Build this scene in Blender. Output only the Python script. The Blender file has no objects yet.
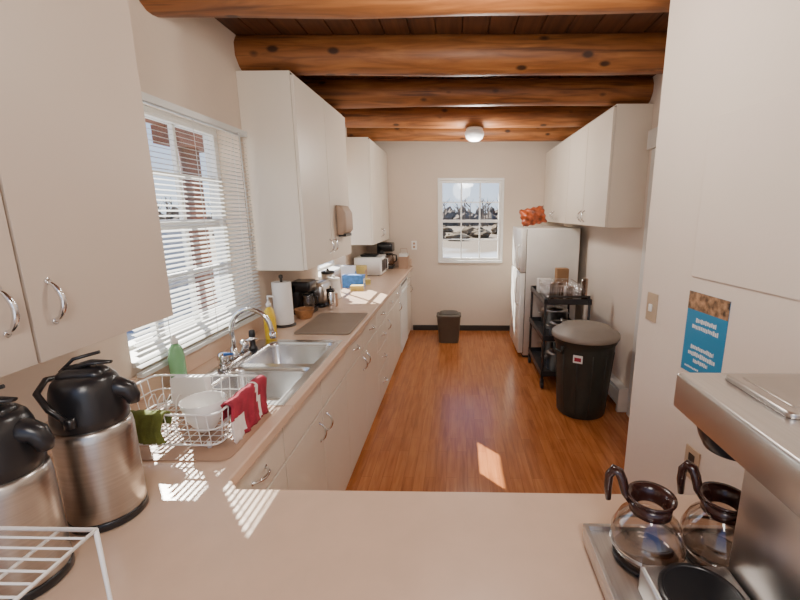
import bpy, bmesh, math, random
from mathutils import Vector, Matrix
random.seed(4)
S=bpy.context.scene
C=bpy.context.collection
# ---------------------------------------------------------------- materials
def newmat(name):
    m=bpy.data.materials.new(name); m.use_nodes=True
    nt=m.node_tree; b=nt.nodes['Principled BSDF']; return m,nt,b
def mat(name,col,rough=.5,metal=0,var=.06,scale=8,bump=0,bscale=60,spec=None,stretch=None,coat=0,emit=None,estr=0):
    m,nt,b=newmat(name); N=nt.nodes; L=nt.links
    tc=N.new('ShaderNodeTexCoord'); mp=N.new('ShaderNodeMapping'); L.new(tc.outputs['Object'],mp.inputs[0])
    if stretch: mp.inputs['Scale'].default_value=stretch
    n=N.new('ShaderNodeTexNoise'); n.inputs['Scale'].default_value=scale; n.inputs['Detail'].default_value=4
    L.new(mp.outputs[0],n.inputs['Vector'])
    r=N.new('ShaderNodeValToRGB')
    r.color_ramp.elements[0].position=.3; r.color_ramp.elements[1].position=.7
    r.color_ramp.elements[0].color=[max(0,c*(1-var)) for c in col]+[1]
    r.color_ramp.elements[1].color=[min(1,c*(1+var)) for c in col]+[1]
    L.new(n.outputs['Fac'],r.inputs[0]); L.new(r.outputs[0],b.inputs['Base Color'])
    b.inputs['Roughness'].default_value=rough; b.inputs['Metallic'].default_value=metal
    if spec is not None: b.inputs['Specular IOR Level'].default_value=spec
    b.inputs['Coat Weight'].default_value=coat
    if emit: b.inputs['Emission Color'].default_value=list(emit)+[1]; b.inputs['Emission Strength'].default_value=estr
    if bump:
        n2=N.new('ShaderNodeTexNoise'); n2.inputs['Scale'].default_value=bscale; n2.inputs['Detail'].default_value=5
        L.new(mp.outputs[0],n2.inputs['Vector'])
        bp=N.new('ShaderNodeBump'); bp.inputs['Strength'].default_value=bump; bp.inputs['Distance'].default_value=.01
        L.new(n2.outputs['Fac'],bp.inputs['Height']); L.new(bp.outputs[0],b.inputs['Normal'])
    return m
def glassmat(name,tint,lo=.04,hi=.6,rough=.02):
    m=bpy.data.materials.new(name); m.use_nodes=True; nt=m.node_tree; N=nt.nodes; L=nt.links
    N.clear(); o=N.new('ShaderNodeOutputMaterial'); mx=N.new('ShaderNodeMixShader')
    t=N.new('ShaderNodeBsdfTransparent'); t.inputs[0].default_value=list(tint)+[1]
    g=N.new('ShaderNodeBsdfGlossy'); g.inputs['Roughness'].default_value=rough
    lw=N.new('ShaderNodeLayerWeight'); lw.inputs[0].default_value=.25
    mr=N.new('ShaderNodeMapRange'); mr.inputs['To Min'].default_value=lo; mr.inputs['To Max'].default_value=hi
    L.new(lw.outputs['Facing'],mr.inputs[0]); L.new(mr.outputs[0],mx.inputs[0]); L.new(t.outputs[0],mx.inputs[1]); L.new(g.outputs[0],mx.inputs[2]); L.new(mx.outputs[0],o.inputs[0])
    return m
PL=(.66,.55,.45)
M={}
M['wall']=mat('plaster_warm',PL,.75,var=.03,scale=2,bump=.12,bscale=35)
M['wallR']=mat('plaster_pale',(.80,.70,.61),.75,var=.02,scale=2,bump=.1,bscale=30)
M['cab']=mat('cabinet_paint',(.54,.445,.365),.42,var=.02,scale=3)  # darker copy of the cabinet paint, shade on the near unit put into its colour
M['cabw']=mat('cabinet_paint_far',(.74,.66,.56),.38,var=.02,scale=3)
M['gap']=mat('gap_dark',(.10,.08,.06),.8)
M['lam']=mat('laminate_beige',(.68,.49,.36),.26,var=.03,scale=14,bump=.02,bscale=200)
M['chrome']=mat('chrome',(.75,.75,.76),.12,1,var=.02)
M['steel']=mat('brushed_steel',(.50,.47,.44),.3,1,var=.08,scale=6,stretch=(1,1,40))
M['steelh']=mat('brushed_steel_flat',(.60,.585,.57),.3,1,var=.06,scale=6,stretch=(40,1,1))
M['sinkm']=mat('sink_steel',(.62,.62,.62),.25,1,var=.05,scale=5)
M['black']=mat('black_plastic',(.012,.012,.014),.28,var=.2)
M['blackr']=mat('black_rubber',(.02,.021,.022),.6,var=.2)
M['brownp']=mat('brown_plastic',(.035,.011,.008),.22,var=.2)
M['white']=mat('white_plastic',(.82,.81,.78),.35,var=.02)
M['trim']=mat('white_trim_paint',(.80,.79,.76),.4,var=.02)
M['blind']=mat('blind_slat',(.66,.67,.65),.45,var=.02)
M['wire']=mat('white_wire',(.85,.84,.82),.35,var=.02)
M['fridge']=mat('fridge_enamel',(.80,.78,.73),.35,var=.02,bump=.03,bscale=150)
M['grayl']=mat('gray_plastic_lid',(.27,.235,.20),.5,var=.06)
M['binb']=mat('bin_dark_green_black',(.022,.028,.025),.42,var=.2)
M['bin2']=mat('bin_gray',(.11,.095,.075),.5,var=.1)
M['cart']=mat('cart_black_metal',(.04,.04,.042),.35,.3,var=.2)
M['red']=mat('red_cloth',(.33,.02,.045),.85,var=.3,scale=30,bump=.2,bscale=200)
M['pinkw']=mat('white_cloth',(.78,.70,.66),.85,var=.1,scale=30,bump=.2,bscale=200)
M['green']=mat('green_cloth',(.13,.16,.035),.9,var=.2,scale=30,bump=.2,bscale=200)
M['yellow']=mat('yellow_soap',(.80,.55,.03),.3,var=.05)
M['greens']=mat('green_bottle',(.20,.45,.22),.2,var=.05)
M['blue']=mat('blue_box',(.05,.22,.65),.45,var=.25,scale=25)
M['bluep']=mat('poster_blue',(.02,.24,.46),.4,var=.03)
M['posterw']=mat('poster_white',(.8,.8,.8),.4,var=.02)
M['tan']=mat('tan_plastic',(.42,.26,.17),.45,var=.05)
M['disp']=mat('dispenser_plastic',(.46,.33,.24),.45,var=.05)
M['plate']=mat('almond_plastic',(.50,.38,.26),.45,var=.05)
M['kraft']=mat('kraft_paper',(.34,.19,.09),.8,var=.1)
M['wood']=mat('wicker_wood',(.35,.16,.06),.6,var=.4,scale=20)
M['matg']=mat('drain_mat',(.25,.19,.14),.5,var=.06)
M['bag']=mat('snack_bag',(.30,.055,.012),.35,var=.95,scale=16)
M['yb']=mat('yellow_box',(.65,.50,.15),.5,var=.15)
M['paper']=mat('paper_towel',(.85,.83,.80),.9,var=.02,bump=.1,bscale=90)
M['dark']=mat('dark_base',(.03,.024,.02),.5)
M['bluew']=mat('blue_handle',(.03,.12,.4),.3)
M['photo']=mat('poster_photo',(.30,.17,.09),.4,var=.9,scale=45)
M['glass']=glassmat('window_glass',(.97,.99,1),.02,.25)
M['cglass']=glassmat('decanter_glass',(.74,.64,.57),.08,.8)
M['lampg']=mat('lamp_glass',(.75,.76,.76),.3,var=.01,emit=(1,.97,.92),estr=.15)
def floor_mat():
    m,nt,b=newmat('floor_laminate'); N=nt.nodes; L=nt.links
    tc=N.new('ShaderNodeTexCoord'); sp=N.new('ShaderNodeSeparateXYZ'); cb=N.new('ShaderNodeCombineXYZ')
    L.new(tc.outputs['Object'],sp.inputs[0]); L.new(sp.outputs['Y'],cb.inputs['X']); L.new(sp.outputs['X'],cb.inputs['Y'])
    br=N.new('ShaderNodeTexBrick'); L.new(cb.outputs[0],br.inputs['Vector'])
    br.inputs['Color1'].default_value=(.0,.0,.0,1); br.inputs['Color2'].default_value=(1,1,1,1); br.inputs['Mortar'].default_value=(.5,.5,.5,1)
    br.inputs['Scale'].default_value=1; br.inputs['Brick Width'].default_value=.45; br.inputs['Row Height'].default_value=.066
    br.inputs['Mortar Size'].default_value=.0009; br.offset=.37
    mp=N.new('ShaderNodeMapping'); mp.inputs['Scale'].default_value=(26,2.2,1); L.new(tc.outputs['Object'],mp.inputs[0])
    n=N.new('ShaderNodeTexNoise'); n.inputs['Scale'].default_value=1.5; n.inputs['Detail'].default_value=5; n.inputs['Distortion'].default_value=.6
    L.new(mp.outputs[0],n.inputs['Vector'])
    ad=N.new('ShaderNodeMath'); ad.operation='MULTIPLY_ADD'; ad.inputs[1].default_value=.20
    L.new(br.outputs['Color'],ad.inputs[0]); L.new(n.outputs['Fac'],ad.inputs[2])
    r=N.new('ShaderNodeValToRGB'); e=r.color_ramp.elements
    e[0].position=.30; e[0].color=(.27,.083,.023,1); e[1].position=.9; e[1].color=(.54,.205,.067,1)
    e2=r.color_ramp.elements.new(.58); e2.color=(.41,.138,.041,1)
    L.new(ad.outputs[0],r.inputs[0])
    mx=N.new('ShaderNodeMix'); mx.data_type='RGBA'; L.new(br.outputs['Fac'],mx.inputs[0]); L.new(r.outputs[0],mx.inputs[6]); mx.inputs[7].default_value=(.20,.06,.017,1)
    L.new(mx.outputs[2],b.inputs['Base Color']); b.inputs['Roughness'].default_value=.22
    return m
M['floor']=floor_mat()
def log_mat(name,c0,c1,c2,st,knots=True):
    m,nt,b=newmat(name); N=nt.nodes; L=nt.links
    tc=N.new('ShaderNodeTexCoord'); mp=N.new('ShaderNodeMapping'); mp.inputs['Scale'].default_value=st; L.new(tc.outputs['Object'],mp.inputs[0])
    n=N.new('ShaderNodeTexNoise'); n.inputs['Scale'].default_value=2; n.inputs['Detail'].default_value=8; n.inputs['Distortion'].default_value=1.0
    L.new(mp.outputs[0],n.inputs['Vector'])
    r=N.new('ShaderNodeValToRGB'); e=r.color_ramp.elements
    e[0].position=.3; e[0].color=c0+(1,); e[1].position=.75; e[1].color=c2+(1,); x=e.new(.5); x.color=c1+(1,)
    L.new(n.outputs['Fac'],r.inputs[0]); out=r.outputs[0]
    if knots:
        mp3=N.new('ShaderNodeMapping'); mp3.inputs['Scale'].default_value=(.9,22,22); L.new(tc.outputs['Object'],mp3.inputs[0])
        n3=N.new('ShaderNodeTexNoise'); n3.inputs['Scale'].default_value=1.6; n3.inputs['Detail'].default_value=3; L.new(mp3.outputs[0],n3.inputs['Vector'])
        r3=N.new('ShaderNodeValToRGB'); q=r3.color_ramp.elements; q[0].position=.32; q[0].color=(.85,.85,.85,1); q[1].position=.42; q[1].color=(0,0,0,1)
        L.new(n3.outputs['Fac'],r3.inputs[0])
        m3=N.new('ShaderNodeMix'); m3.data_type='RGBA'; L.new(r3.outputs[0],m3.inputs[0]); L.new(out,m3.inputs[6]); m3.inputs[7].default_value=(.09,.03,.010,1); out=m3.outputs[2]
        mp2=N.new('ShaderNodeMapping'); mp2.inputs['Scale'].default_value=(4.6,8.5,8.5); L.new(tc.outputs['Object'],mp2.inputs[0])
        v=N.new('ShaderNodeTexVoronoi'); v.inputs['Scale'].default_value=1; L.new(mp2.outputs[0],v.inputs['Vector'])
        r2=N.new('ShaderNodeValToRGB'); r2.color_ramp.elements[0].position=.10; r2.color_ramp.elements[0].color=(1,1,1,1); r2.color_ramp.elements[1].position=.18; r2.color_ramp.elements[1].color=(0,0,0,1)
        L.new(v.outputs['Distance'],r2.inputs[0])
        mx=N.new('ShaderNodeMix'); mx.data_type='RGBA'; L.new(r2.outputs[0],mx.inputs[0]); L.new(out,mx.inputs[6]); mx.inputs[7].default_value=(.05,.018,.007,1); out=mx.outputs[2]
    L.new(out,b.inputs['Base Color']); b.inputs['Roughness'].default_value=.5
    return m
M['log']=log_mat('log_varnished',(.15,.052,.015),(.28,.10,.028),(.43,.175,.052),(1.2,11,11))
M['plank']=log_mat('ceiling_plank',(.045,.018,.008),(.095,.036,.015),(.15,.057,.022),(14,1,1),False)
def ground_mat():
    m,nt,b=newmat('snow_field'); N=nt.nodes; L=nt.links
    tc=N.new('ShaderNodeTexCoord'); n=N.new('ShaderNodeTexNoise'); n.inputs['Scale'].default_value=.35; n.inputs['Detail'].default_value=6
    L.new(tc.outputs['Object'],n.inputs['Vector'])
    ln=N.new('ShaderNodeVectorMath'); ln.operation='LENGTH'; L.new(tc.outputs['Object'],ln.inputs[0])
    mr=N.new('ShaderNodeMapRange'); mr.inputs['From Min'].default_value=20; mr.inputs['From Max'].default_value=32; L.new(ln.outputs['Value'],mr.inputs[0])
    ad=N.new('ShaderNodeMath'); ad.operation='MULTIPLY_ADD'; ad.inputs[1].default_value=.9; L.new(n.outputs['Fac'],ad.inputs[0]); L.new(mr.outputs[0],ad.inputs[2])
    r=N.new('ShaderNodeValToRGB'); e=r.color_ramp.elements
    e[0].position=.45; e[0].color=(.30,.31,.33,1); e[1].position=.75; e[1].color=(.13,.09,.05,1)
    L.new(ad.outputs[0],r.inputs[0]); L.new(r.outputs[0],b.inputs['Base Color']); b.inputs['Roughness'].default_value=.9
    return m
M['ground']=ground_mat()
M['brush']=mat('winter_brush',(.11,.075,.05),.95,var=.5,scale=3)
M['brush2']=mat('dry_grass',(.12,.08,.04),.95,var=.5,scale=3)
M['rwood']=mat('post_wood',(.15,.05,.025),.8,var=.4,scale=6)
M['stucco']=mat('stucco_white',(.33,.34,.36),.9,var=.03)

# ---------------------------------------------------------------- builder
class B:
    off=0
    def __init__(s): s.bm=bmesh.new(); s.ms=[]
    def mi(s,k):
        if k not in s.ms: s.ms.append(k)
        return s.ms.index(k)
    def box(s,x0,x1,y0,y1,z0,z1,k,M4=None):
        i=s.mi(k); v=[s.bm.verts.new((x,y,z)) for x in (x0,x1) for y in (y0,y1) for z in (z0,z1)]
        if M4 is not None:
            for q in v: q.co=M4@q.co
        for f in ((0,1,3,2),(4,6,7,5),(0,4,5,1),(2,3,7,6),(0,2,6,4),(1,5,7,3)):
            fc=s.bm.faces.new([v[j] for j in f]); fc.material_index=i
        return s
    def rings(s,R,k,caps=True,closed=True,smooth=True):
        i=s.mi(k); V=[[s.bm.verts.new(p) for p in r] for r in R]; n=len(R[0])
        for a in range(len(V)-1):
            for j in range(n if closed else n-1):
                f=s.bm.faces.new((V[a][j],V[a][(j+1)%n],V[a+1][(j+1)%n],V[a+1][j])); f.material_index=i; f.smooth=smooth
        if caps:
            for r in (V[0][::-1],V[-1]):
                try: f=s.bm.faces.new(r); f.material_index=i
                except Exception: pass
        return s
    def lathe(s,c,prof,k,n=32,caps=True,sx=1,sy=1):
        R=[[(c[0]+r*sx*math.cos(2*math.pi*j/n),c[1]+r*sy*math.sin(2*math.pi*j/n),c[2]+z) for j in range(n)] for r,z in prof]
        return s.rings(R,k,caps)
    def tube(s,pts,r,k,n=8,closed=False,flat=1):
        P=[Vector(p) for p in pts]; m=len(P); R=[]; up=None
        for a in range(m):
            if closed: t=(P[(a+1)%m]-P[a-1])
            else: t=(P[min(a+1,m-1)]-P[max(a-1,0)])
            t.normalize()
            if up is None:
                up=Vector((0,0,1)) if abs(t.z)<.9 else Vector((1,0,0))
            u=(up-t*up.dot(t)); 
            if u.length<1e-5: u=t.orthogonal()
            u.normalize(); w=t.cross(u); up=u
            rr=r[a] if isinstance(r,(list,tuple)) else r
            R.append([tuple(P[a]+u*rr*flat*math.sin(2*math.pi*j/n)+w*rr*math.cos(2*math.pi*j/n)) for j in range(n)])
        if closed: R.append(R[0]); return s.rings(R,k,False)
        return s.rings(R,k)
    def rrect(s,x0,x1,y0,y1,z,r,n=5):
        out=[]
        for cx,cy,a0 in ((x1-r,y1-r,0),(x0+r,y1-r,90),(x0+r,y0+r,180),(x1-r,y0+r,270)):
            for q in range(n+1):
                a=math.radians(a0+90*q/n); out.append((cx+r*math.cos(a),cy+r*math.sin(a),z))
        return out
    def rbox(s,x0,x1,y0,y1,levels,r,k):
        return s.rings([s.rrect(x0+i,x1-i,y0+i,y1-i,z,max(r-i*.3,.002)) for z,i in levels],k)
    def grid(s,fn,nu,nv,k,thick=0):
        i=s.mi(k); V=[[s.bm.verts.new(fn(a/nu,b/nv)) for b in range(nv+1)] for a in range(nu+1)]
        for a in range(nu):
            for b in range(nv):
                f=s.bm.faces.new((V[a][b],V[a+1][b],V[a+1][b+1],V[a][b+1])); f.smooth=True; f.material_index=i
        return s
    def prism(s,poly,z0,z1,k):
        return s.rings([[(x,y,z0) for x,y in poly],[(x,y,z1) for x,y in poly]],k,smooth=False)
    def done(s,name,bevel=0,M4=None,solid=0,subsurf=0,seg=2):
        if M4 is not None: s.bm.transform(M4)
        if B.off: s.bm.transform(Matrix.Translation((0,B.off,0)))
        bmesh.ops.recalc_face_normals(s.bm,faces=s.bm.faces)
        xs=[v.co for v in s.bm.verts]; o=Vector(((min(v.x for v in xs)+max(v.x for v in xs))/2,(min(v.y for v in xs)+max(v.y for v in xs))/2,min(v.z for v in xs)))
        if name.startswith(('floor','ceiling','log_beam','snow','wall_')): o=Vector((0,0,0))
        s.bm.transform(Matrix.Translation(-o))
        me=bpy.data.meshes.new(name); s.bm.to_mesh(me); s.bm.free()
        for k in s.ms: me.materials.append(M[k])
        ob=bpy.data.objects.new(name,me); ob.location=o; C.objects.link(ob)
        if solid: q=ob.modifiers.new('sol','SOLIDIFY'); q.thickness=solid; q.offset=0
        if bevel: q=ob.modifiers.new('bev','BEVEL'); q.width=bevel; q.segments=seg; q.limit_method='ANGLE'; q.angle_limit=math.radians(40); q.harden_normals=False
        return ob

XL,XR,YB,ZC=-1.22,1.39,5.50,2.57
YN=-1.3
TH=.20
# ---------------------------------------------------------------- shell
B().box(XL-.3,XR+.3,YN,YB+.3,-.1,0,'floor').done('floor')
b=B(); b.box(XL-.4,XR+.4,YN,YB+.4,ZC+.004,ZC+.12,'gap')
x=XL-.3
while x<XR+.3:
    b.box(x,x+.136,YN,YB+.2,ZC-.018,ZC+.02,'plank'); x+=.14
b.done('ceiling',bevel=.004)
def wall_open(name,axis,a0,a1,b0,b1,holes,k='wall'):
    B_=B(); cur=b0
    def put(p0,p1,z0,z1):
        if axis=='x': B_.box(a0,a1,p0,p1,z0,z1,k)
        else: B_.box(p0,p1,a0,a1,z0,z1,k)
    for h0,h1,z0,z1 in holes:
        put(cur,h0,0,ZC); put(h0,h1,0,z0); put(h0,h1,z1,ZC); cur=h1
    put(cur,b1,0,ZC); return B_.done(name)
W1=(1.43,2.39,1.03,2.05); W2=(3.53,4.42,1.03,2.04); W3=(-.235,.565,.975,2.01)
wall_open('wall_left','x',XL-TH,XL,YN,YB,[W1,W2])
wall_open('wall_back','y',YB,YB+.22,XL-TH,XR+.2,[W3])
wall_open('wall_right','x',XR,XR+.15,1.7,YB,[(2.20,2.98,0,2.04)],'wallR')
A=math.radians(6); Cn=Vector((.783,1.73,0)); dv=Vector((math.sin(A),-math.cos(A),0))
E=Cn+dv*3.0
B().prism([(Cn.x,Cn.y),(E.x,E.y),(1.75,E.y),(1.75,Cn.y)],0,ZC,'wallR').done('wall_stub')
nrm=Vector((-math.cos(A),-math.sin(A),0))
SW=Matrix(((dv.x,nrm.x,0,Cn.x),(dv.y,nrm.y,0,Cn.y),(0,0,1,0),(0,0,0,1)))
def beam(y,z,r,name='log_beam'):
    b=B(); n=20; R=[]; ph=random.random()*9
    m=46
    for a in range(m+1):
        x=XL-.12+(XR+.24-XL)*a/m
        rr=r*(1+.03*math.sin(x*2.3+ph)+.015*math.sin(x*7+ph*2))
        R.append([(x,y+.012*math.sin(x*1.7+ph)+rr*math.cos(2*math.pi*j/n)*(1+.03*math.sin(3*j+x*5)),z+rr*math.sin(2*math.pi*j/n)*(1+.02*math.cos(2*j+x*4+ph))) for j in range(n)])
    b.rings(R,'log'); return b.done(name)
for y,z,r in ((1.81,2.475,.106),(2.55,2.475,.104),(3.30,2.475,.098),(4.07,2.475,.098),(4.84,2.475,.095),(1.05,2.475,.108)): beam(y,z,r)
def sash_x(name,w,x,cols,rows,fr=.05,mu=.02):
    y0,y1,z0,z1=w; b=B()
    b.box(x-.03,x+.03,y0,y0+fr,z0,z1,'trim').box(x-.03,x+.03,y1-fr,y1,z0,z1,'trim')
    b.box(x-.03,x+.03,y0+fr,y1-fr,z0,z0+fr,'trim').box(x-.03,x+.03,y0+fr,y1-fr,z1-fr,z1,'trim')
    for c in range(1,cols):
        y=y0+fr+(y1-y0-2*fr)*c/cols; b.box(x-.012,x+.012,y-mu/2,y+mu/2,z0+fr,z1-fr,'trim')
    for r in range(1,rows):
        z=z0+fr+(z1-z0-2*fr)*r/rows; t=mu*(1.8 if rows==4 and r==2 else 1); b.box(x-.013,x+.013,y0+fr,y1-fr,z-t/2,z+t/2,'trim')
    b.box(x-.002,x+.002,y0+fr,y1-fr,z0+fr,z1-fr,'glass')
    b.box(x+.03,XL+.012,y0+.001,y1-.001,z0,z0+.02,'trim')
    return b.done(name,bevel=.002)
sash_x('window_1',W1,XL-.15,3,4,fr=.036)
sash_x('window_2',W2,XL-.15,2,3,fr=.04,mu=.015)
x0,x1,z0,z1=W3; y=YB+.05; b=B(); fr=.032
b.box(x0,x0+fr,y-.03,y+.03,z0,z1,'trim').box(x1-fr,x1,y-.03,y+.03,z0,z1,'trim').box(x0+fr,x1-fr,y-.03,y+.03,z0,z0+fr,'trim').box(x0+fr,x1-fr,y-.03,y+.03,z1-fr,z1,'trim')
for c in (1,2): xx=x0+fr+(x1-x0-2*fr)*c/3; b.box(xx-.009,xx+.009,y-.012,y+.012,z0+fr,z1-fr,'trim')
for r in (1,2,3): zz=z0+fr+(z1-z0-2*fr)*r/4; t=.026 if r==2 else .010; b.box(x0+fr,x1-fr,y-.013,y+.013,zz-t*.7,zz+t*.7,'trim')
b.box(x0+fr,x1-fr,y-.002,y+.002,z0+fr,z1-fr,'glass')
t=.03
b.box(x0-t,x0,YB-.018,YB-.0005,z0-t,z1+t,'trim').box(x1,x1+t,YB-.018,YB-.0005,z0-t,z1+t,'trim').box(x0,x1,YB-.018,YB-.0005,z1,z1+t,'trim').box(x0-.02,x1+.02,YB-.045,YB-.0005,z0-t,z0,'trim')
b.done('window_3',bevel=.003)
def blind(name,w,x):
    y0,y1,z0,z1=w; b=B(); y0+=.01
    z=z1-.012; b.box(x-.015,x+.02,y0-.03,y1+.0,z-.028,z,'blind')
    z-=.04; tl=math.radians(22); hw=.0092
    while z>z0+.0:
        dx=hw*math.cos(tl); dz=hw*math.sin(tl)
        i=b.mi('blind')
        v=[b.bm.verts.new(p) for p in ((x-dx,y0-.02,z+dz),(x,y0-.02,z+.0015),(x+dx,y0-.02,z-dz),(x-dx,y1,z+dz),(x,y1,z+.0015),(x+dx,y1,z-dz))]
        for q in ((0,1,4,3),(1,2,5,4)): f=b.bm.faces.new([v[j] for j in q]); f.material_index=i; f.smooth=True
        z-=.0205
    b.box(x-.012,x+.012,y0-.02,y1,z0-.035,z0-.018,'blind')
    for yy in (y0+.15,(y0+y1)/2,y1-.15): b.tube([(x+.012,yy,z1-.03),(x+.012,yy,z0-.02)],.0012,'blind',5)
    b.tube([(x+.024,y1-.1,z1-.03),(x+.03,y1-.1,z0+.35)],.003,'blind',6)
    return b.done(name)
blind('venetian_blind',W1,XL+.032)
b=B()
b.box(XR-.02,XR-.0005,2.98,3.09,0,2.04,'trim').box(XR-.02,XR-.0005,2.10,2.20,0,2.04,'trim').box(XR-.045,XR-.0005,2.07,3.12,2.04,2.17,'trim')
b.done('trim_1',bevel=.004)
b=B(); b.box(XR+.05,XR+.09,2.205,2.975,.005,2.035,'cabw')
for z0_,z1_ in ((.15,.95),(1.1,1.9)):
    b.box(XR+.04,XR+.05,2.32,2.85,z0_,z1_,'cabw')
b.tube([(XR+.05,2.27,1.0),(XR+.02,2.27,1.0),(XR+.005,2.27,1.0)],[.012,.012,.026],'chrome',14)
b.done('door_1',bevel=.004)
b=B()
b.box(XR-.03,XR-.001,3.15,4.3,.02,.20,'trim').box(XR-.075,XR-.06,3.15,4.3,.05,.17,'trim').box(XR-.075,XR-.03,3.15,4.3,.185,.20,'trim').box(XR-.08,XR-.001,3.125,3.16,0,.205,'trim').box(XR-.08,XR-.001,4.28,4.32,0,.205,'trim')
b.done('baseboard_heater',bevel=.003)
B().box(-.62,XR-.001,YB-.012,YB-.0005,0,.075,'dark').done('baseboard_back',bevel=.003)
B().box(XR-.012,XR-.0005,4.34,YB-.013,0,.075,'trim').done('baseboard_right',bevel=.003)

# ---------------------------------------------------------------- cabinets
def handle(b,p,axis,ln=.1,out=(1,0,0),k='chrome'):
    p=Vector(p); o=Vector(out); a=Vector(axis); pts=[]
    for q in range(11):
        t=q/10; pts.append(p+a*ln*(t-.5)+o*(.028*math.sin(math.pi*t)**.6))
    b.tube(pts,[.006 if 1<q<9 else .0045 for q in range(11)],k,8)
    for s_ in (-.5,.5): b.tube([p+a*ln*s_-o*.002,p+a*ln*s_+o*.004],.0075,k,8)
def upper(name,xw,xf,y0,y1,z0,z1,seams,hz,hs,k='cab'):
    b=B(); sg=1 if xf>xw else -1; t=.02*sg
    b.box(min(xw,xf-t),max(xw,xf-t),y0,y1,z0,z1,k)
    b.box(min(xf-t,xf-t*.92),max(xf-t,xf-t*.92),y0+.006,y1-.006,z0+.006,z1-.006,'gap')
    for a,c in zip(seams[:-1],seams[1:]):
        b.box(min(xf-t*.93,xf),max(xf-t*.93,xf),a+.0035,c-.0035,z0+.004,z1-.02,k)
    for yy in hs: handle(b,(xf,yy,hz),(0,0,1),.09,(sg,0,0))
    return b.done(name,bevel=.003)
ZU=2.36
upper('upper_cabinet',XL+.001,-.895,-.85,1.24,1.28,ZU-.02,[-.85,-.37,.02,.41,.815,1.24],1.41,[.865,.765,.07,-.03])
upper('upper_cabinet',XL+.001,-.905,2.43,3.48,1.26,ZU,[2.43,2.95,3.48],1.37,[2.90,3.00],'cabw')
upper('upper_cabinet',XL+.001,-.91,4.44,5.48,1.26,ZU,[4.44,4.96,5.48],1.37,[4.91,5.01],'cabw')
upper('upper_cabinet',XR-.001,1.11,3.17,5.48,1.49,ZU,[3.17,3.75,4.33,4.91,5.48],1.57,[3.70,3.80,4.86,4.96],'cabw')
b=B(); XF=-.64
b.box(XL+.001,XF-.018,.95,YB-.002,0.0,.10,'cabw'); 
b.box(XL+.001,XF-.018,.95,1.36,.10,.86,'cabw').box(XL+.001,XF-.018,2.21,YB-.002,.10,.86,'cabw').box(XF-.028,XF-.018,1.36,2.21,.10,.86,'cabw')
b.box(XF-.018,XF-.0165,.96,YB-.014,.04,.85,'gap')
segs=[(.97,1.36,'dr'),(1.36,1.78,'d'),(1.78,2.20,'d'),(2.20,2.67,'d'),(2.67,3.12,'d'),(3.12,3.57,'dr'),(3.57,3.99,'d'),(3.99,4.41,'d'),(4.41,5.0,'w'),(5.0,5.48,'d')]
for i,(a,c,t) in enumerate(segs):
    x0_,x1_=XF-.0165,XF
    if t=='d':
        b.box(x0_,x1_,a+.003,c-.003,.05,.685,'cabw').box(x0_,x1_,a+.003,c-.003,.695,.85,'cabw')
        yy=c-.05 if i%2==1 else a+.05
        handle(b,(x1_,yy,.60),(0,0,1),.09)
        if not (1.2<a<2.0): handle(b,(x1_,(a+c)/2,.775),(0,1,0),.09)
    elif t=='dr':
        for z0_,z1_ in ((.05,.30),(.31,.49),(.50,.685),(.695,.85)):
            b.box(x0_,x1_,a+.003,c-.003,z0_,z1_,'cabw'); handle(b,(x1_,(a+c)/2,(z0_+z1_)/2),(0,1,0),.09)
    else:
        b.box(x0_,x1_+.01,a+.003,c-.003,.05,.70,'white').box(x0_,x1_+.015,a+.003,c-.003,.71,.85,'white').box(x1_+.0145,x1_+.017,a+.05,c-.05,.80,.83,'black'); b.box(x1_+.015,x1_+.03,a+.08,c-.08,.715,.735,'white')
b.done('base_cabinet',bevel=.003)
b=B(); b.box(-.62,.84,.27,.90,0,.86,'cabw').box(XL+.001,-.62,-.5,.945,0,.86,'cabw')
for a,c in ((-.55,-.1),(-.1,.35),(.35,.8)): b.box(a+.004,c-.004,.90,.915,.05,.85,'cabw')
b.done('peninsula_cabinet',bevel=.003)
SX0,SX1,SY0,SY1=-1.10,-.655,1.40,2.17
b=B(); zt0,zt1=.861,.90; xe=-.61
poly=[(XL+.001,-.5),(-.45,-.5),(-.45,.22),(.855,.22),(.855,.93),(-.57,.93),(xe,.97),(xe,SY0),(XL+.001,SY0)]
b.prism(poly,zt0,zt1,'lam')
b.box(XL+.001,SX0,SY0,SY1,zt0,zt1,'lam').box(SX1,xe,SY0,SY1,zt0,zt1,'lam')
b.box(XL+.001,xe,SY1,YB-.001,zt0,zt1,'lam')
b.done('countertop',bevel=.006,seg=3)
b=B(); b.box(XL+.0005,XL+.018,-.5,YB-.001,.9005,.995,'lam').box(XL+.018,xe-.01,YB-.018,YB-.0005,.9005,.995,'lam')
b.done('backsplash',bevel=.003)
b=B(); z=.9005
ym=1.79
xb=SX0+.075
b.box(SX0-.012,xb,SY0-.012,SY1+.012,z,z+.005,'sinkm').box(SX1-.02,SX1+.014,SY0-.012,SY1+.012,z,z+.005,'sinkm')
for a,c in ((SY0-.012,SY0+.025),(ym-.02,ym+.02),(SY1-.025,SY1+.012)): b.box(xb,SX1-.02,a,c,z,z+.005,'sinkm')
for a,c in ((SY0+.022,ym-.017),(ym+.017,SY1-.022)):
    L_=[b.rrect(xb-.003+i,SX1-.017-i,a+i,c-i,zz,.045-i*.2) for zz,i in ((z+.0045,-.006),(z+.001,.003),(z-.02,.008),(z-.14,.014),(z-.165,.035),(z-.168,.06))]
    b.rings(L_,'sinkm',caps=False); 
    f=b.bm.faces.new([b.bm.verts.new(p) for p in L_[-1]]); f.material_index=0
    cx,cy=(xb+SX1-.02)/2,(a+c)/2
    b.lathe((cx,cy,z-.168),[(.045,0.0),(.045,.003),(.036,.003),(.03,.001),(.005,.001)],'chrome',20)
b.done('sink')
b=B(); fx,fy,fz=-1.065,1.84,.906
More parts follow.
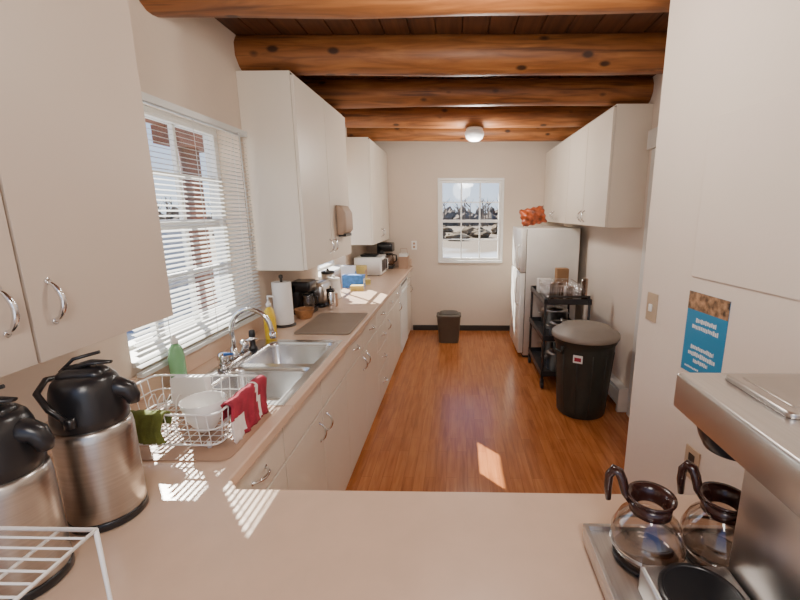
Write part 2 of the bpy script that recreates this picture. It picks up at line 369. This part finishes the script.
b.rbox(fx-.025,fx+.025,fy-.12,fy+.12,[(fz,0),(fz+.012,0),(fz+.018,.006)],.024,'chrome')
b.lathe((fx,fy,fz+.018),[(.022,0),(.022,.02),(.016,.03),(.013,.05)],'chrome',16)
pts=[(fx,fy,fz+.05)]
for q in range(13):
    a=math.pi*q/12*.95; pts.append((fx+.095-.095*math.cos(a),fy+.0,fz+.15+.105*math.sin(a)))
pts.append((pts[-1][0]+.005,fy,pts[-1][2]-.03))
b.tube(pts,.011,'chrome',12); p=pts[-1]; b.tube([(p[0],p[1],p[2]+.006),(p[0]+.001,p[1],p[2]-.02)],.0145,'chrome',12)
for s_ in (-1,1):
    b.lathe((fx,fy+s_*.095,fz+.016),[(.02,0),(.02,.02),(.024,.03),(.020,.055),(.008,.06)],'chrome',14)
    b.tube([(fx,fy+s_*.095,fz+.062),(fx+.03,fy+s_*.11,fz+.075),(fx+.06,fy+s_*.12,fz+.078)],[.009,.008,.006],'bluew' if s_<0 else 'chrome',8)
b.lathe((fx,fy+.18,fz-.001),[(.022,0),(.02,.012),(.014,.02),(.013,.06),(.017,.075),(.014,.1),(.006,.105)],'black',14)
b.done('faucet')

# ---------------------------------------------------------------- left counter objects
ZT=.9002
def airpot(name,x,y,ang):
    b=B(); c=(0,0,0)
    b.lathe(c,[(.074,0),(.079,.004),(.079,.018),(.077,.022)],'black',40)
    b.lathe(c,[(.076,.020),(.078,.026),(.078,.215),(.076,.232),(.070,.240)],'steel',40)
    b.lathe(c,[(.066,.236),(.073,.242),(.074,.262),(.070,.300),(.066,.325),(.060,.342),(.05,.352),(.02,.356)],'black',40)
    b.rings([[(px,py,z) for px,py,_ in b.rrect(-.05+i,.05-i,-.03+i*.6,.03-i*.6,0,.02)] for z,i in ((.345,0),(.358,.002),(.366,.01),(.369,.02))],'black')
    b.tube([(.045,0,.310),(.068,0,.316),(.084,0,.308),(.092,0,.290),(.092,0,.276)],[.026,.023,.020,.016,.012],'black',12)
    b.tube([(0,.078,.27),(-.03,.080,.305),(-.06,.058,.335),(-.075,0,.345),(-.06,-.058,.335),(-.03,-.080,.305),(0,-.078,.27)],.0065,'black',8)
    for s_ in (-1,1): b.lathe((0,s_*.074,.260),[(.012,0),(.012,.022)],'black',10)
    b.tube([(-.03,0,.364),(.02,0,.378),(.06,0,.376)],[.016,.013,.007],'black',8,flat=.5)
    b.tube([(-.045,0,.36),(-.02,.01,.385),(.03,.02,.395)],.004,'black',6)
    return b.done(name,bevel=0,M4=Matrix.Translation((x,y,ZT))@Matrix.Rotation(ang,4,'Z')@Matrix.Diagonal((.94,.94,1,1)))
airpot('airpot',-.825,.835,math.radians(15))
airpot('airpot',-.84,.65,math.radians(10))
B.off=.07
b=B(); zz=1.112; xa,xb_,ya,yb_=-1.0,-.568,.22,.475
b.tube([(xa,ya,zz),(xb_,ya,zz),(xb_,yb_,zz),(xa,yb_,zz)],.0035,'wire',8,closed=True)
n=13
for q in range(1,n): yy=ya+(yb_-ya)*q/n; b.tube([(xa,yy,zz+.002),(xb_,yy,zz+.002)],.0018,'wire',6)
for xx in (xa+.06,(xa+xb_)/2,xb_-.06): b.tube([(xx,ya,zz-.003),(xx,yb_,zz-.003)],.0028,'wire',6)
for xx in (xa,xb_): b.tube([(xx,ya,zz),(xx,ya,ZT+.004),(xx,yb_,ZT+.004),(xx,yb_,zz)],.0035,'wire',8)
b.done('wire_shelf')
B.off=.10
# dish rack with its wire body
b=B(); xa,xb_,ya,yb_=-1.10,-.70,.98,1.275; zb,zt=ZT+.022,ZT+.125
def loop(z,i=0,r=.003): b.tube([p for p in b.rrect(xa+i,xb_-i,ya+i,yb_-i,z,.03,4)],r,'wire',6,closed=True)
loop(zt,0,.0036); loop(zt-.05,.005,.002); loop(zb,.012)
for q in range(1,13):
    xx=xa+(xb_-xa)*q/13; b.tube([(xx,ya,zt),(xx,ya+.012,zb),(xx,yb_-.012,zb),(xx,yb_,zt)],.0016,'wire',5)
for q in range(1,9):
    yy=ya+(yb_-ya)*q/9; b.tube([(xa,yy,zt),(xa+.012,yy,zb),(xb_-.012,yy,zb),(xb_,yy,zt)],.0016,'wire',5)
for q in range(2,12):
    xx=xa+(xb_-xa)*q/13; b.tube([(xx,1.2,zb),(xx,1.19,zb+.07),(xx+.004,1.175,zb+.075),(xx,1.16,zb+.06),(xx,1.15,zb)],.0016,'wire',5)
for xx in (xa+.05,xb_-.05):
    for yy in (ya+.03,yb_-.03): b.lathe((xx,yy,ZT+.005),[(.007,0),(.007,.017)],'wire',8)
b.done('dish_rack')
B().rbox(-1.13,-.66,.945,1.285,[(ZT,0),(ZT+.0045,-.004)],.03,'tan').done('drying_mat')
def bowl(name,x,y,z,r,h,tilt=0,k='white'):
    b=B(); b.lathe((0,0,0),[(r*.4,0),(r*.45,.004),(r*.8,h*.45),(r,h),(r*.97,h),(r*.76,h*.48),(r*.38,.008)],k,28)
    return b.done(name,M4=Matrix.Translation((x,y,z))@Matrix.Rotation(tilt,4,'X'))
bowl('bowl',-.80,1.08,ZT+.027,.064,.10)
b=B(); b.rings([[(x,y_,z_) for x,z_,y_ in b.rrect(-.06+i,.06-i,-.05+i,.05-i,yy,.012)] for yy,i in ((-.02,0),(.015,0),(.02,.004),(.02,.012),(.012,.014))],'white')
b.done('plastic_container',M4=Matrix.Translation((-.92,1.21,ZT+.10)))
def drape(name,x0,x1,yc,ztop,front,back,k1,k2=None,th=.004,axis=0):
    b=B(); nu,nv=22,26
    def f(u,v):
        s_=(v-.35)*(front+back); x=x0+(x1-x0)*u; w=.008*math.sin(u*17+v*2)+.004*math.sin(u*41)
        if s_<-.02: p=(x+.01*math.sin(v*5),yc+.014+w*(-s_*4+.2),ztop+s_+.02)
        elif s_>.02: p=(x+.012*math.sin(v*6),yc-.014-abs(w)*(s_*6+.2),ztop-s_+.02)
        else: a=s_/.02*math.pi/2; p=(x,yc-.014*math.sin(a),ztop+.008*math.cos(a)+w*.2)
        return p if axis==0 else (yc-(p[1]-yc),p[0],p[2])
    b.grid(f,nu,nv,k1)
    if k2:
        i=b.mi(k2)
        for fc in b.bm.faces:
            c=fc.calc_center_median(); 
            u=((c.x if axis==0 else c.y)-x0)/(x1-x0)
            if (.66<u<.72) or (u<.26 and c.z<ztop-.05): fc.material_index=i
    return b.done(name,solid=th)
drape('dish_towel',-.975,-.845,.98,ZT+.127,.11,.05,'green')
drape('dish_towel',1.03,1.26,-.70,ZT+.127,.11,.11,'red','pinkw',axis=1)
def bottle(name,x,y,prof,k,cap='white',pump=False):
    b=B(); b.lathe((0,0,0),prof,k,20,sx=.7,sy=1); h=prof[-1][1]
    b.lathe((0,0,h),[(.014,0),(.014,.018),(.008,.022),(.006,.035)],cap,14)
    if pump: b.tube([(0,0,h+.03),(0,0,h+.06),(.035,0,h+.058)],.006,cap,8)
    return b.done(name,M4=Matrix.Translation((x,y,ZT)))
bottle('dish_soap_bottle',-1.142,1.46,[(.032,0),(.036,.01),(.036,.13),(.028,.165),(.013,.185)],'greens','white')
bottle('dish_soap_bottle',-1.06,2.12,[(.036,0),(.042,.01),(.042,.12),(.032,.165),(.013,.185)],'yellow','white',True)
b=B(); c=(-1.10,2.40,ZT); b.lathe(c,[(.07,0),(.07,.008),(.012,.012)],'dark',24); b.lathe(c,[(.0575,.014),(.058,.02),(.058,.275),(.056,.28),(.02,.28),(.018,.27)],'paper',32); b.lathe(c,[(.008,.01),(.008,.30),(.013,.305),(.012,.32),(.004,.325)],'dark',12)
b.done('paper_towel_holder')
b=B(); c=(-1.04,2.585,ZT); k_=.85
b.lathe(c,[(.05*k_,0),(.06*k_,.01),(.075*k_,.06),(.078*k_,.065),(.07*k_,.065),(.055*k_,.015)],'wood',28)
for q in range(4): b.lathe(c,[((.058+q*.0048)*k_,.012+q*.014),((.0635+q*.0048)*k_,.016+q*.014),((.060+q*.0048)*k_,.021+q*.014)],'wood',28,caps=False)
b.done('wicker_basket')
def coffee_maker(name,x,y,s=1):
    b=B(); b.rbox(-.09,.09,-.11,.11,[(0,0),(.03,0),(.035,.005)],.02,'black'); b.rbox(-.09,-.02,-.10,.10,[(.03,0),(.26,0),(.265,.004)],.02,'black')
    b.rbox(-.09,.09,-.10,.10,[(.20,0),(.285,0),(.295,.008)],.025,'black')
    b.lathe((.035,0,.037),[(.045,0),(.058,.02),(.06,.07),(.045,.115),(.042,.13)],'cglass',24); b.lathe((.035,0,.155),[(.044,0),(.046,.014),(.02,.018)],'black',20)
    b.tube([(.08,0,.155),(.12,0,.15),(.122,0,.09),(.095,0,.065)],.008,'black',8)
    return b.done(name,M4=Matrix.Translation((x,y,ZT))@Matrix.Diagonal((s,s,s,1)))
coffee_maker('coffee_maker',-1.10,2.76,.78)
b=B()
b.rbox(-1.15,-1.01,2.90,3.12,[(ZT+.01,0),(ZT+.15,0),(ZT+.175,.012),(ZT+.18,.025)],.03,'steelh'); b.rbox(-1.155,-1.005,2.895,3.125,[(ZT,0),(ZT+.025,0)],.03,'black')
for xx in (-1.12,-1.065): b.box(xx,xx+.025,2.93,3.09,ZT+.1795,ZT+.1812,'black')
b.box(-1.09,-1.07,2.88,2.898,ZT+.10,ZT+.12,'black'); b.done('toaster')
def canister(name,x,y,r,h,k,k2):
    b=B(); b.lathe((x,y,ZT),[(r*.96,0),(r,.005),(r,h),(r*.96,h+.002)],k,24); b.lathe((x,y,ZT+h),[(r*1.04,0),(r*1.04,.015),(r*.9,.022),(r*.2,.024),(r*.2,.04),(r*.12,.044)],k2,24); return b.done(name)
canister('canister',-1.03,3.25,.05,.15,'white','white'); canister('canister',-1.12,3.38,.055,.19,'steelh','black'); canister('canister',-.94,2.86,.03,.13,'chrome','black'); canister('canister',-.95,2.96,.03,.10,'tan','white')
def carton(name,x,y,w,d,h,k,k2='white',rot=0):
    b=B(); b.box(-w/2,w/2,-d/2,d/2,0,h,k); b.box(-w/2-.0008,w/2+.0008,-d*.42,d*.42,h*.3,h*.7,k2); b.box(-w*.48,w*.48,-.004,.004,h,h+.001,k2)
    return b.done(name,bevel=.002,M4=Matrix.Translation((x,y,ZT))@Matrix.Rotation(rot,4,'Z'))
carton('food_carton',-1.0,3.78,.20,.09,.12,'blue'); carton('food_carton',-1.10,3.98,.14,.08,.18,'white','blue',.1); carton('food_carton',-.93,3.62,.12,.08,.045,'yb','white',.1); carton('food_carton',-.93,3.95,.10,.10,.05,'yb','white',.3)
carton('food_carton',-1.05,4.22,.14,.12,.15,'yb','tan',.0)
B.off=.10
P0=Vector((-1.17,4.48,ZT)); SM=Matrix.Translation(P0)@Matrix.Diagonal((.86,.86,.86,1))@Matrix.Translation(-P0)
b=B(); b.rbox(-1.17,-.82,4.48,4.93,[(ZT+.01,0),(ZT+.235,0),(ZT+.24,.004)],.01,'white')
b.box(-.8205,-.81,4.49,4.80,ZT+.025,ZT+.23,'white').box(-.8105,-.807,4.52,4.77,ZT+.05,ZT+.205,'black').box(-.8205,-.81,4.805,4.925,ZT+.025,ZT+.23,'black')
b.tube([(-.808,4.79,ZT+.05),(-.78,4.79,ZT+.06),(-.78,4.79,ZT+.195),(-.808,4.79,ZT+.205)],.006,'white',8)
for yy in (4.52,4.89):
    for xx in (-1.13,-.86): b.lathe((xx,yy,ZT),[(.012,0),(.012,.011)],'black',10)
b.done('microwave',M4=SM)
b=B(); b.rbox(-1.1,-.9,4.58,4.82,[(ZT+.2402,0),(ZT+.262,-.012),(ZT+.264,-.012),(ZT+.246,.006)],.03,'black'); b.done('baking_tray',M4=SM)
B.off=0
coffee_maker('coffee_maker',-.93,5.30,1.1)
b=B(); b.box(-.76,-.64,5.22,5.40,ZT,ZT+.15,'tan').box(-.75,-.65,5.23,5.39,ZT+.15,ZT+.19,'white'); b.tube([(-.75,5.3,ZT+.18),(-.74,5.3,ZT+.25),(-.66,5.3,ZT+.25),(-.65,5.3,ZT+.18)],.004,'tan',6); b.done('gift_bag',bevel=.004)
B.off=.09
b=B(); b.rbox(-.965,-.635,2.21,2.72,[(ZT,0),(ZT+.006,-.004),(ZT+.008,0),(ZT+.005,.014)],.02,'matg'); b.done('drain_board')
b=B(); b.rings([[(x_,y_,z_) for x_,y_,z_ in b.rrect(-.903,-.83-i,2.98,3.20,z,.02)] for z,i in ((1.44,.03),(1.47,0),(1.60,0),(1.65,.03),(1.655,.05))],'disp'); b.box(-.895,-.84,3.01,3.17,1.425,1.445,'black'); b.done('towel_dispenser')

# ---------------------------------------------------------------- coffee brewer
B.off=-.05
b=B(); X0=.27; z=ZT; YF=.815
b.rbox(X0,.83,.30,YF,[(z+.012,0),(z+.035,0),(z+.04,.004)],.008,'steelh')
for xx in (X0+.04,.79):
    for yy in (.34,YF-.035): b.lathe((xx,yy,z),[(.012,0),(.012,.0125)],'black',10)
b.box(X0,X0+.010,.30,YF,z+.038,z+.050,'steelh').box(X0+.010,.83,YF-.010,YF,z+.038,z+.050,'steelh')
b.rbox(X0+.055,.478,.33,.672,[(z+.04,0),(z+.085,0),(z+.09,.004)],.006,'steelh')
for yy in (.602,.43): b.lathe((.395,yy,z+.0895),[(.062,0),(.065,.004),(.065,.010),(.058,.012),(.056,.009),(.01,.009)],'black',36)
for cx in (.370,.508): b.lathe((cx,.742,z+.0395),[(.058,0),(.060,.003),(.060,.007),(.05,.008),(.01,.008)],'black',36)
b.rbox(.480,.82,.30,.672,[(z+.04,0),(1.203,0)],.004,'steelh')
b.rbox(.455,.835,.28,.862,[(1.203,0),(1.272,0),(1.277,.004)],.006,'steelh')
b.rbox(.53,.80,.66,.83,[(1.277,0),(1.285,0),(1.288,.004)],.012,'steel')
b.rbox(.55,.78,.68,.81,[(1.288,0),(1.290,.003)],.008,'steel')
b.lathe((.515,.758,1.165),[(.045,0),(.055,.02),(.06,.038)],'black',28)
b.done('coffee_brewer',bevel=.0015)
def decanter(name,x,y,z,ang):
    b=B(); b.lathe((0,0,0),[(.004,.001),(.055,.001),(.068,.006),(.076,.028),(.075,.05),(.062,.078),(.042,.098),(.036,.108)],'cglass',40,caps=False)
    b.lathe((0,0,0),[(.036,.098),(.043,.100),(.043,.117),(.038,.120)],'brownp',32,caps=False)
    b.lathe((0,0,0),[(.038,.118),(.044,.124),(.050,.131),(.050,.134),(.044,.133),(.034,.124),(.030,.10)],'brownp',32,caps=False)
    b.lathe((0,0,0),[(.0765,.024),(.0772,.028),(.0765,.032)],'chrome',40,caps=False)
    b.tube([(.038,0,.106),(.052,0,.122),(.060,0,.148),(.068,0,.163),(.079,0,.166),(.088,0,.152),(.089,0,.125),(.086,0,.095)],[.010,.012,.013,.013,.013,.012,.011,.008],'brownp',10,flat=.8)
    return b.done(name,M4=Matrix.Translation((x,y,z))@Matrix.Rotation(ang,4,'Z')@Matrix.Diagonal((.88,.88,.95,1)))
decanter('coffee_decanter',.370,.742,z+.0478,math.radians(150))
decanter('coffee_decanter',.508,.742,z+.0478,math.radians(130))

# ---------------------------------------------------------------- right side
B.off=-.165
b=B(); fx0,fx1,fy0,fy1=.735,1.295,4.57,5.30; fd=.675
b.rbox(fx0,fx1,fy0,fy1,[(.03,0),(1.435,0),(1.44,.004)],.012,'fridge')
b.rings([[(x_,y_,z_) for x_,y_,z_ in b.rrect(fd+i,fx0-.003,fy0+i,fy1-i,z_,.01)] for z_,i in ((.06,.004),(.065,0),(.955,0),(.96,.004))],'fridge')
b.rings([[(x_,y_,z_) for x_,y_,z_ in b.rrect(fd+i,fx0-.003,fy0+i,fy1-i,z_,.01)] for z_,i in ((.972,.004),(.977,0),(1.432,0),(1.437,.004))],'fridge')
b.box(fx0-.004,fx0+.002,fy0+.005,fy1-.005,.05,1.43,'gap')
b.tube([(fd+.002,fy0+.05,.60),(fd-.035,fy0+.05,.63),(fd-.035,fy0+.05,.90),(fd+.002,fy0+.05,.93)],.010,'fridge',8)
b.tube([(fd+.002,fy0+.05,1.0),(fd-.035,fy0+.05,1.03),(fd-.035,fy0+.05,1.24),(fd+.002,fy0+.05,1.27)],.010,'fridge',8)
b.box(fd+.06,fx1-.02,fy0+.02,fy1-.02,0,.03,'dark')
b.done('refrigerator')
b=B()
def pil(sign):
    def f(u,v):
        t=max(0,(1-abs(2*u-1)**2.6))*max(0,(1-abs(2*v-1)**2.2)); return ((u-.5)*.27+.006*math.sin(v*20),sign*(.055*t**.6*(1+.2*math.sin(u*14+v*9))),(v)*.19+.006*math.sin(u*25))
    return f
b.grid(pil(1),24,18,'bag').grid(pil(-1),24,18,'bag'); bmesh.ops.remove_doubles(b.bm,verts=b.bm.verts,dist=.0005)
b.done('snack_bag',M4=Matrix.Translation((.84,4.74,1.475))@Matrix.Rotation(math.radians(-15),4,'X')@Matrix.Rotation(math.radians(-12),4,'Y'))
b=B(); cx0,cx1,cy0,cy1=.77,1.19,3.74,4.44
for xx in (cx0+.015,cx1-.015):
    for yy in (cy0+.015,cy1-.015):
        b.tube([(xx,yy,.09),(xx,yy,.84)],.012,'cart',8); b.box(xx-.014,xx+.014,yy-.02,yy+.02,.07,.095,'cart')
        b.rings([[(xx+s_,yy+.035*math.cos(2*math.pi*j/16),.036+.035*math.sin(2*math.pi*j/16)) for j in range(16)] for s_ in (-.012,.012)],'blackr')
for zz in (.12,.46,.80):
    b.box(cx0,cx1,cy0,cy1,zz,zz+.006,'cart').box(cx0,cx0+.006,cy0,cy1,zz,zz+.05,'cart').box(cx1-.006,cx1,cy0,cy1,zz,zz+.05,'cart').box(cx0,cx1,cy0,cy0+.006,zz,zz+.05,'cart').box(cx0,cx1,cy1-.006,cy1,zz,zz+.05,'cart')
b.tube([(cx0+.03,cy0,.83),(cx0+.03,cy0-.03,.88),(cx1-.03,cy0-.03,.88),(cx1-.03,cy0,.83)],.010,'cart',8)
b.done('utility_cart',bevel=.001)
def pot(name,x,y,z,r,h,k='steelh'):
    b=B(); b.lathe((x,y,z),[(r*.93,0),(r,.006),(r,h),(r*1.03,h+.003),(r*.97,h+.002),(r*.95,.01)],k,24); b.lathe((x,y,z+h+.003),[(r*1.0,0),(r*.8,.012),(.012,.018),(.012,.03),(.018,.036),(.006,.04)],k,24)
    for s_ in (-1,1): b.tube([(x+s_*r*.98,y-.03,z+h*.8),(x+s_*(r+.03),y-.02,z+h*.8),(x+s_*(r+.03),y+.02,z+h*.8),(x+s_*r*.98,y+.03,z+h*.8)],.005,k,6)
    return b.done(name)
pot('stock_pot',.98,3.94,.1265,.12,.16); pot('stock_pot',.98,4.24,.1265,.11,.2); pot('stock_pot',.98,3.92,.4665,.11,.12); pot('stock_pot',.98,4.22,.4665,.13,.18)
b=B(); xa,xb_,ya,yb_=.80,1.12,3.80,4.20; zb,zt=.812,.96
for z_,i in ((zt,0),(.91,.006),(.86,.012),(zb,.02)): b.tube(b.rrect(xa+i,xb_-i,ya+i,yb_-i,z_,.03,4),.0032 if z_==zt else .0024,'chrome',6,closed=True)
for q in range(1,15):
    xx=xa+(xb_-xa)*q/15; b.tube([(xx,ya,zt),(xx,ya+.02,zb),(xx,yb_-.02,zb),(xx,yb_,zt)],.0018,'chrome',5)
    yy=ya+(yb_-ya)*q/15; b.tube([(xa,yy,zt),(xa+.02,yy,zb),(xb_-.02,yy,zb),(xb_,yy,zt)],.0018,'chrome',5)
b.done('wire_basket')
for (x_,y_,h_) in ((.88,3.9,.13),(.96,3.95,.15),(1.03,3.88,.12),(.91,4.02,.14)):
    b=B(); b.lathe((x_,y_,.8165),[(.028,0),(.03,.003),(.035,h_),(.033,h_),(.028,.006)],'cglass',18); b.done('drinking_glass')
bowl('bowl',1.02,4.08,.817,.06,.08)
b=B(); b.lathe((1.153,3.86,.8062),[(.024,0),(.026,.003),(.03,.21),(.028,.21),(.024,.006)],'cglass',18); b.done('drinking_glass')
b=B(); b.box(1.0,1.12,4.28,4.38,.8065,1.05,'kraft').box(.82,.96,4.25,4.39,.8065,.94,'white'); b.done('grocery_box',bevel=.004)
b=B(); c=(1.02,3.33,0); H=.66
prof=[(.18,0),(.19,.01)]
for q in range(1,8): prof.append((.19+.045*q/8,H*q/8))
prof+= [(.232,H*.90),(.243,H*.92),(.243,H*.945),(.25,H*.95),(.255,H),(.245,H+.005)]
b.lathe(c,prof,'binb',48)
for q in range(12):
    a=2*math.pi*q/12; b.tube([(c[0]+.190*math.cos(a),c[1]+.190*math.sin(a),.04),(c[0]+.228*math.cos(a),c[1]+.228*math.sin(a),H*.82)],.004,'binb',6)
for a in (math.radians(200),math.radians(20)):
    ux,uy=math.cos(a),math.sin(a); tx,ty=-uy,ux
    b.tube([(c[0]+.245*ux+tx*s_,c[1]+.245*uy+ty*s_,zq) for s_,zq in ((-.06,H*.9),(-.05,H*.82),(.05,H*.82),(.06,H*.9))],.011,'binb',8)
b.lathe(c,[(.255,H-.02),(.260,H-.015),(.260,H+.012),(.247,H+.022),(.232,H+.03),(.19,H+.062),(.12,H+.078),(.03,H+.082)],'grayl',48)
a=math.radians(-118); Mx=Matrix.Translation((c[0]+.224*math.cos(a),c[1]+.224*math.sin(a),.51))@Matrix.Rotation(a-math.pi/2,4,'Z')
b.box(-.035,.035,.006,.014,-.025,.035,'white',Mx); b.box(-.025,.025,.0138,.0145,-.012,.018,'red',Mx)
b.done('trash_can')
B.off=-.04
b=B(); b.rbox(-.26,.04,4.93,5.15,[(.0,.03),(.01,.025),(.33,.004),(.34,-.004),(.36,-.004),(.365,.01)],.05,'bin2'); b.rbox(-.245,.025,4.945,5.135,[(.36,0),(.39,.03),(.40,.06)],.05,'bin2'); b.done('waste_bin')
B.off=0
b=B(); c=(.15,4.07,0); b.lathe(c,[(.07,2.375),(.08,2.36),(.08,2.34)],'white',28); b.lathe(c,[(.088,2.34),(.09,2.315),(.075,2.28),(.045,2.26),(.01,2.255)],'lampg',32); b.done('ceiling_lamp')
def onwall(b,name,bevel=.002): return b.done(name,bevel=bevel,M4=SW)
b=B(); b.box(.055,.125,.0005,.006,1.168,1.283,'plate'); b.box(.081,.099,.006,.014,1.208,1.238,'white'); onwall(b,'light_switch')
b=B(); b.box(.39,.46,.0005,.006,.68,.795,'plate'); b.box(.41,.44,.006,.008,.745,.775,'dark').box(.41,.44,.006,.008,.70,.73,'dark'); onwall(b,'wall_outlet')
b=B(); u0,u1,z0_,z1_=.305,.495,1.05,1.335
b.box(u0,u1,.0005,.002,z0_,z1_,'bluep'); b.box(u0,u1,.002,.0024,z1_-.062,z1_,'photo')
def scrawl(b,ua,ub,zc,h):
    u=ua
    while u<ub:
        w_=random.uniform(.004,.008); b.box(u,min(u+w_,ub),.002,.0026,zc-h*random.uniform(.3,.5),zc+h*random.uniform(.3,.55),'posterw'); u+=w_+.0025
scrawl(b,u0+.05,u1-.045,z1_-.095,.016); scrawl(b,u0+.035,u1-.03,z1_-.118,.016)
scrawl(b,u0+.04,u1-.04,z1_-.19,.016); scrawl(b,u0+.03,u1-.03,z1_-.213,.016); scrawl(b,u0+.06,u1-.06,z1_-.236,.014); scrawl(b,u0+.02,u1-.10,z1_-.265,.007)
onwall(b,'poster',0)
b=B(); b.box(.305,1.25,.0005,.006,1.385,1.90,'wallR'); onwall(b,'access_panel',.004)
b=B(); x_,z_=-.62,1.12; b.box(x_,x_+.07,YB-.007,YB-.0005,z_,z_+.115,'white'); b.box(x_+.02,x_+.05,YB-.010,YB-.007,z_+.065,z_+.095,'tan').box(x_+.02,x_+.05,YB-.010,YB-.007,z_+.02,z_+.05,'tan'); b.done('wall_outlet',bevel=.002)

# ---------------------------------------------------------------- outside
b=B(); b.box(-150,150,-60,150,-.6,-.45,'ground'); b.done('snow_field_ground')
def shrub(b,x,y,w_,h,k,nj=9,nl=6):
    R=[]
    for lv in range(nl+1):
        t=lv/nl; rr=w_*max(.06,(1-t**3)**.5)*(.75+.25*math.sin(math.pi*t))
        R.append([(x+rr*math.cos(j*2*math.pi/nj)*random.uniform(.7,1.2),y+rr*math.sin(j*2*math.pi/nj)*random.uniform(.7,1.2),-.45+h*t*random.uniform(.85,1.08)) for j in range(nj)])
    b.rings(R,k,smooth=False)
b=B()
for q in range(300):
    x_=random.uniform(-75,75); y_=random.uniform(66,80); h=random.uniform(1.6,3.2); shrub(b,x_,y_,random.uniform(.8,1.9),h,'brush')
for q in range(120):   # bare trees
    x_=random.uniform(-70,75); y_=random.uniform(62,70); h=random.uniform(2.8,4.8)
    b.tube([(x_,y_,-.45),(x_+.1,y_,h*.5),(x_,y_,h-.45)],[.12,.08,.03],'brush',5)
    for j in range(7):
        z_=h*random.uniform(.3,.8); dx=random.uniform(-1.1,1.1); b.tube([(x_,y_,z_),(x_+dx*.6,y_,z_+.5),(x_+dx,y_,z_+1.0)],[.05,.035,.015],'brush',4)
b.done('tree_line')
b=B()
for q in range(140): shrub(b,random.uniform(-26,30),random.uniform(30,48),random.uniform(.4,1.1),random.uniform(.35,.95),'brush2',7,4)
b.done('dry_shrubs')
b=B()
for q in range(120): shrub(b,-38+random.uniform(-4,4),random.uniform(-8,28),random.uniform(.7,1.5),random.uniform(1.6,3.4),'brush')
b.done('shrub_row')
b=B(); b.lathe((-3.0,4.75,-.45),[(.10,0),(.10,3.0)],'rwood',14); b.box(-3.14,-2.86,4.4,5.1,2.3,2.48,'rwood'); b.box(-3.1,-2.9,4.0,5.6,2.48,2.62,'rwood'); b.done('porch_post')
b=B(); b.box(-7.2,-7.0,2,11,-.45,1.35,'stucco'); b.box(-7.3,-6.9,2,11,1.35,1.43,'stucco'); b.done('garden_wall')

# ---------------------------------------------------------------- light
w=bpy.data.worlds.new('sky'); S.world=w; w.use_nodes=True; nt=w.node_tree; N=nt.nodes; L=nt.links; bg=N['Background']
tc=N.new('ShaderNodeTexCoord'); sp=N.new('ShaderNodeSeparateXYZ'); L.new(tc.outputs['Generated'],sp.inputs[0]); r=N.new('ShaderNodeValToRGB')
r.color_ramp.elements[0].position=0; r.color_ramp.elements[0].color=(.80,.88,1,1); r.color_ramp.elements[1].position=.45; r.color_ramp.elements[1].color=(.15,.36,.9,1)
L.new(sp.outputs['Z'],r.inputs[0]); L.new(r.outputs[0],bg.inputs[0]); bg.inputs[1].default_value=1.6
sd=bpy.data.lights.new('sun','SUN'); sd.energy=30; sd.angle=.007; sd.color=(1,.93,.82); so=bpy.data.objects.new('sun',sd); C.objects.link(so)
so.rotation_euler=Vector((1,-1.12,-1.19)).to_track_quat('-Z','Y').to_euler(); so.location=(-5,6,7)
def lamp(name,loc,e,r=.12,col=(1,.93,.84)):
    d=bpy.data.lights.new(name,'POINT'); d.energy=e; d.shadow_soft_size=r; d.color=col; o=bpy.data.objects.new(name,d); o.location=loc; C.objects.link(o)
lamp('ceiling_lamp_light',(.15,4.07,2.12),48)
lamp('ceiling_lamp_light',(.1,1.4,2.25),26)  # added fill light out of view, no fixture here
lamp('ceiling_lamp_light',(.1,-.6,2.2),62,.25)  # unseen fill light added behind the camera to brighten the near end

# ---------------------------------------------------------------- camera
cd=bpy.data.cameras.new('camera'); cam=bpy.data.objects.new('camera',cd); C.objects.link(cam); S.camera=cam
cd.sensor_width=36; cd.lens=410/800*36; cd.clip_start=.02; cd.clip_end=400; cd.shift_x=-50/800
cam.location=(0,0,1.6); cam.rotation_euler=(math.radians(90-12),0,math.radians(1.1))
